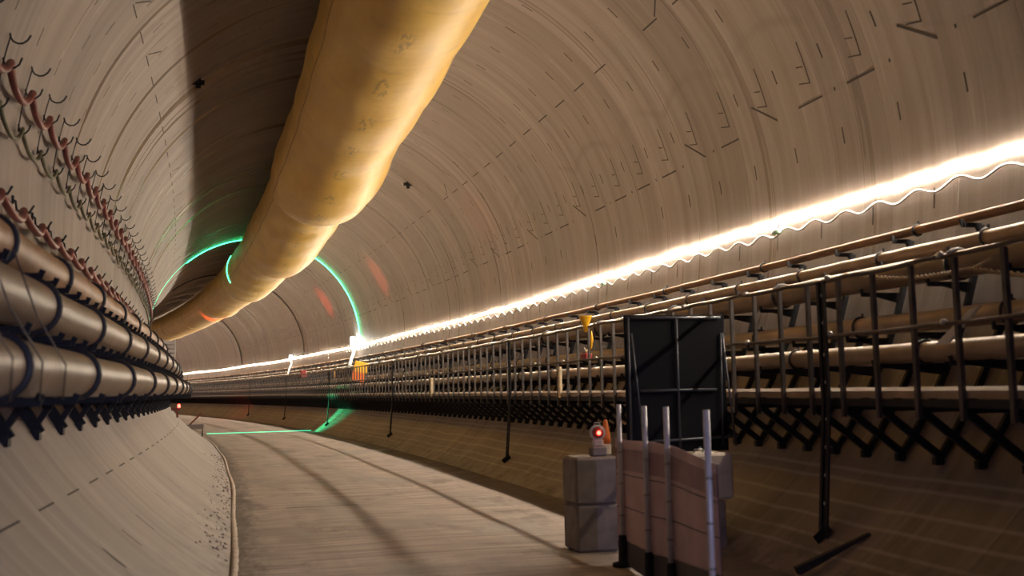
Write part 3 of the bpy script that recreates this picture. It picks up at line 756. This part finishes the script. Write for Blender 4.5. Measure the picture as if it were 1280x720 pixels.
# sheeting between the poles
tops = [-3.302, -3.262, -3.268, -3.325]; bots = [-4.416, -4.37, -4.323, -4.179]
t = thing('barrier_sheeting', 'dusty pink sheeting stretched low between the four pale poles', 'barrier', X(11.27, 1.42, -D)); o0 = tuple(t.location)
PX = [(11.45, 1.40), (11.27, 1.43), (10.02, 1.25), (9.35, 1.21), (7.70, .90)]; TT = [-3.29] + tops; BB = [-4.44] + bots
def sheet(fa, fb, name, m, th=.012, du=0):
    mb = MB(); n = 24; pr = None
    for i in range(n*4+1):
        f = i/n; j = min(int(f), 3); g = f-j
        s = PX[j][0]+(PX[j+1][0]-PX[j][0])*g; u = PX[j][1]+(PX[j+1][1]-PX[j][1])*g+.006*sin(i*.35)+du
        a = TT[j]+(TT[j+1]-TT[j])*g; b = BB[j]+(BB[j+1]-BB[j])*g
        z0 = a+(b-a)*fa; z1 = a+(b-a)*fb
        if name == 'lower_strip': z0, z1 = b+.01, -D+.03
        row = [len(mb.v)+k for k in range(4)]; mb.v += [X(s, u, z0), X(s, u, z1), X(s, u+th, z1), X(s, u+th, z0)]
        if pr:
            for k in range(4): mb.face([pr[k], row[k], row[(k+1)%4], pr[(k+1)%4]], False)
        pr = row
    mb.build(name, m, t, o0)
sheet(0, .09, 'top_hem', M['net']); sheet(.09, .30, 'dark_band', M['netband']); sheet(.30, 1, 'sheet_panel', M['net']); sheet(1, 1, 'lower_strip', M['darkstrip'])  # last one is a dark strip from the sheeting down to the roadway
for fz in (.34, .66): sheet(fz, fz+.008, 'seam_line', M['darkstrip'], .02, -.006)
# dark sign board seen from behind
p = X(12.62, 2.69, -D); t = thing('sign_board', 'large black board with grey tube frame standing behind the concrete blocks', 'board', p, 12.62*K)
rbox(t, 'board_panel', -.70, .69, .0, .04, 1.14, 2.90, M['board'], .01)
def tb(name, pts, r=.014): mb = MB(); mb.tube(pts, r, 8); mb.build(name, M['tubec'], t)
tb('frame_tube', [(-.62, -.03, 2.86), (.62, -.03, 2.86)], .018)
tb('frame_tube', [(0, -.03, 2.86), (0, -.03, 1.2)], .018)
tb('frame_tube', [(-.53, -.03, 1.93), (.53, -.03, 1.93)], .018)
tb('frame_tube', [(-.66, -.03, 1.28), (.80, -.03, 1.32)], .018)
tb('brace', [(-.62, -.03, 2.66), (-.50, -.06, 1.2)]); tb('brace', [(.64, -.03, 2.66), (.76, -.06, 1.2)])
tb('brace', [(.62, -.03, 2.66), (.58, -.05, 1.2)], .012); tb('brace', [(-.66, -.03, 2.86), (-.66, -.03, 1.2)], .016)
for x in (-.6, .28): tb('leg', [(x, .02, 1.2), (x, .02, 0.02)], .03)
# timber lying on the invert near the lower right corner
mb = MB(); mb.hexa([X(9.66, 3.48, -4.255), X(9.71, 3.48, -4.255), X(9.97, 2.80, -4.65), X(9.89, 2.80, -4.65), X(9.66, 3.47, -4.235), X(9.71, 3.47, -4.235), X(9.97, 2.76, -4.575), X(9.89, 2.76, -4.575)])
mb.build('timber_prop', M['strap'], origin=X(9.85, 3.1, -4.45), label='dark timber lying across the invert at the lower right corner', category='timber')
# grit lumps on the left edge
mb = MB(); rr = random.Random(9)
for i in range(260):
    s = rr.uniform(13, 34); u = -2.9-abs(rr.gauss(0, .18)); r = rr.uniform(.008, .03)
    th = pi-math.asin(max(-1, min(1, -u/R)))  # not used for height
    w = -math.sqrt(R*R-u*u); c = V(X(s, u, w)); k = len(mb.v)
    for d_ in ((1,0,0),(-1,0,0),(0,1,0),(0,-1,0),(0,0,1),(0,0,-1)): mb.v.append(tuple(c+V(d_)*r*rr.uniform(.6, 1.2)))
    for f in ((0,2,4),(2,1,4),(1,3,4),(3,0,4),(2,0,5),(1,2,5),(3,1,5),(0,3,5)): mb.face([k+q for q in f])
mb.build('loose_grit', M['dkconc'], label='dark loose grit scattered along the left edge of the roadway', category='grit', kind='stuff')

# ------------------------------------------------------------------ lights
def point(name, loc, col, e, r=.1, spot=None, aim=None):
    L = bpy.data.lights.new(name, 'SPOT' if spot else 'POINT'); L.energy = e; L.color = col; L.shadow_soft_size = r
    if spot: L.spot_size = radians(spot); L.spot_blend = .8
    o = bpy.data.objects.new(name, L); C.objects.link(o); o.location = loc
    if aim: o.rotation_euler = (V(aim)-V(loc)).to_track_quat('-Z', 'Y').to_euler()
    return o
# revolving red beacons further down the tunnel throw red patches on lining and duct
for i, (s, u, w, ts, tt, e) in enumerate(((50, -2.5, -3.5, 48.5, 29.3, 2600), (62, -2.5, -3.5, 63, 30, 5000), (33, -2.5, -3.5, 31.5, 29.5, 500))):
    point('beacon_light', X(s, u, w), (1, .10, .06), e, .1, 15, wall_pt(ts, radians(tt)))
point('beacon_light', X(78, .5, -3.8), (1, .10, .03), 5000, .1, 22, X(77, -.1, 2.5))
point('beacon_light', X(84, 0, -3.4), (1, .10, .06), 700, .1, 50, wall_pt(90, radians(-49)))
point('green_patch_spot', X(56.3, 1.2, -3.9), (.03, 1, .4), 1100, .05, 64, wall_pt(54.6, radians(-45)))  # unseen spot added for the laser's green glow on the invert
point('work_light', X(-3, 1.6, -2.2), (.60, .62, 1), 1000, .25, 52, X(9, -2.4, -3.9))
point('station_light', X(57.3, 5.1, .1), (.9, 1, .95), 60, .2)

w = bpy.data.worlds.new('World'); bpy.context.scene.world = w; w.use_nodes = True
bg = w.node_tree.nodes['Background']; bg.inputs[0].default_value = (.34, .36, .66, 1); bg.inputs[1].default_value = .35

# ------------------------------------------------------------------ camera
cam = bpy.data.cameras.new('camera'); co = bpy.data.objects.new('camera', cam); C.objects.link(co)
f_px, yaw, pit, rol = 1304.596, .22266, .09649, -.01982
F = V((sin(yaw)*cos(pit), cos(yaw)*cos(pit), sin(pit))); Rr = V((cos(yaw), -sin(yaw), 0)); Uu = Rr.cross(F)
R2 = Rr*cos(rol)+Uu*sin(rol); U2 = -Rr*sin(rol)+Uu*cos(rol)
from mathutils import Matrix
m = Matrix(((R2.x, U2.x, -F.x), (R2.y, U2.y, -F.y), (R2.z, U2.z, -F.z))).to_4x4()
m.translation = V((-.45756*5.5, 0, -.49216*5.5+D)); co.matrix_world = m
cam.sensor_width = 36; cam.lens = 36*f_px/1280; cam.clip_end = 500; cam.clip_start = .05
cam.dof.use_dof = True; cam.dof.focus_distance = 40; cam.dof.aperture_fstop = 1.6
sc = bpy.context.scene; sc.camera = co
vs = sc.view_settings; vs.view_transform = 'Standard'; vs.look = 'None'; vs.gamma = 1; vs.use_curve_mapping = False; vs.exposure = 0
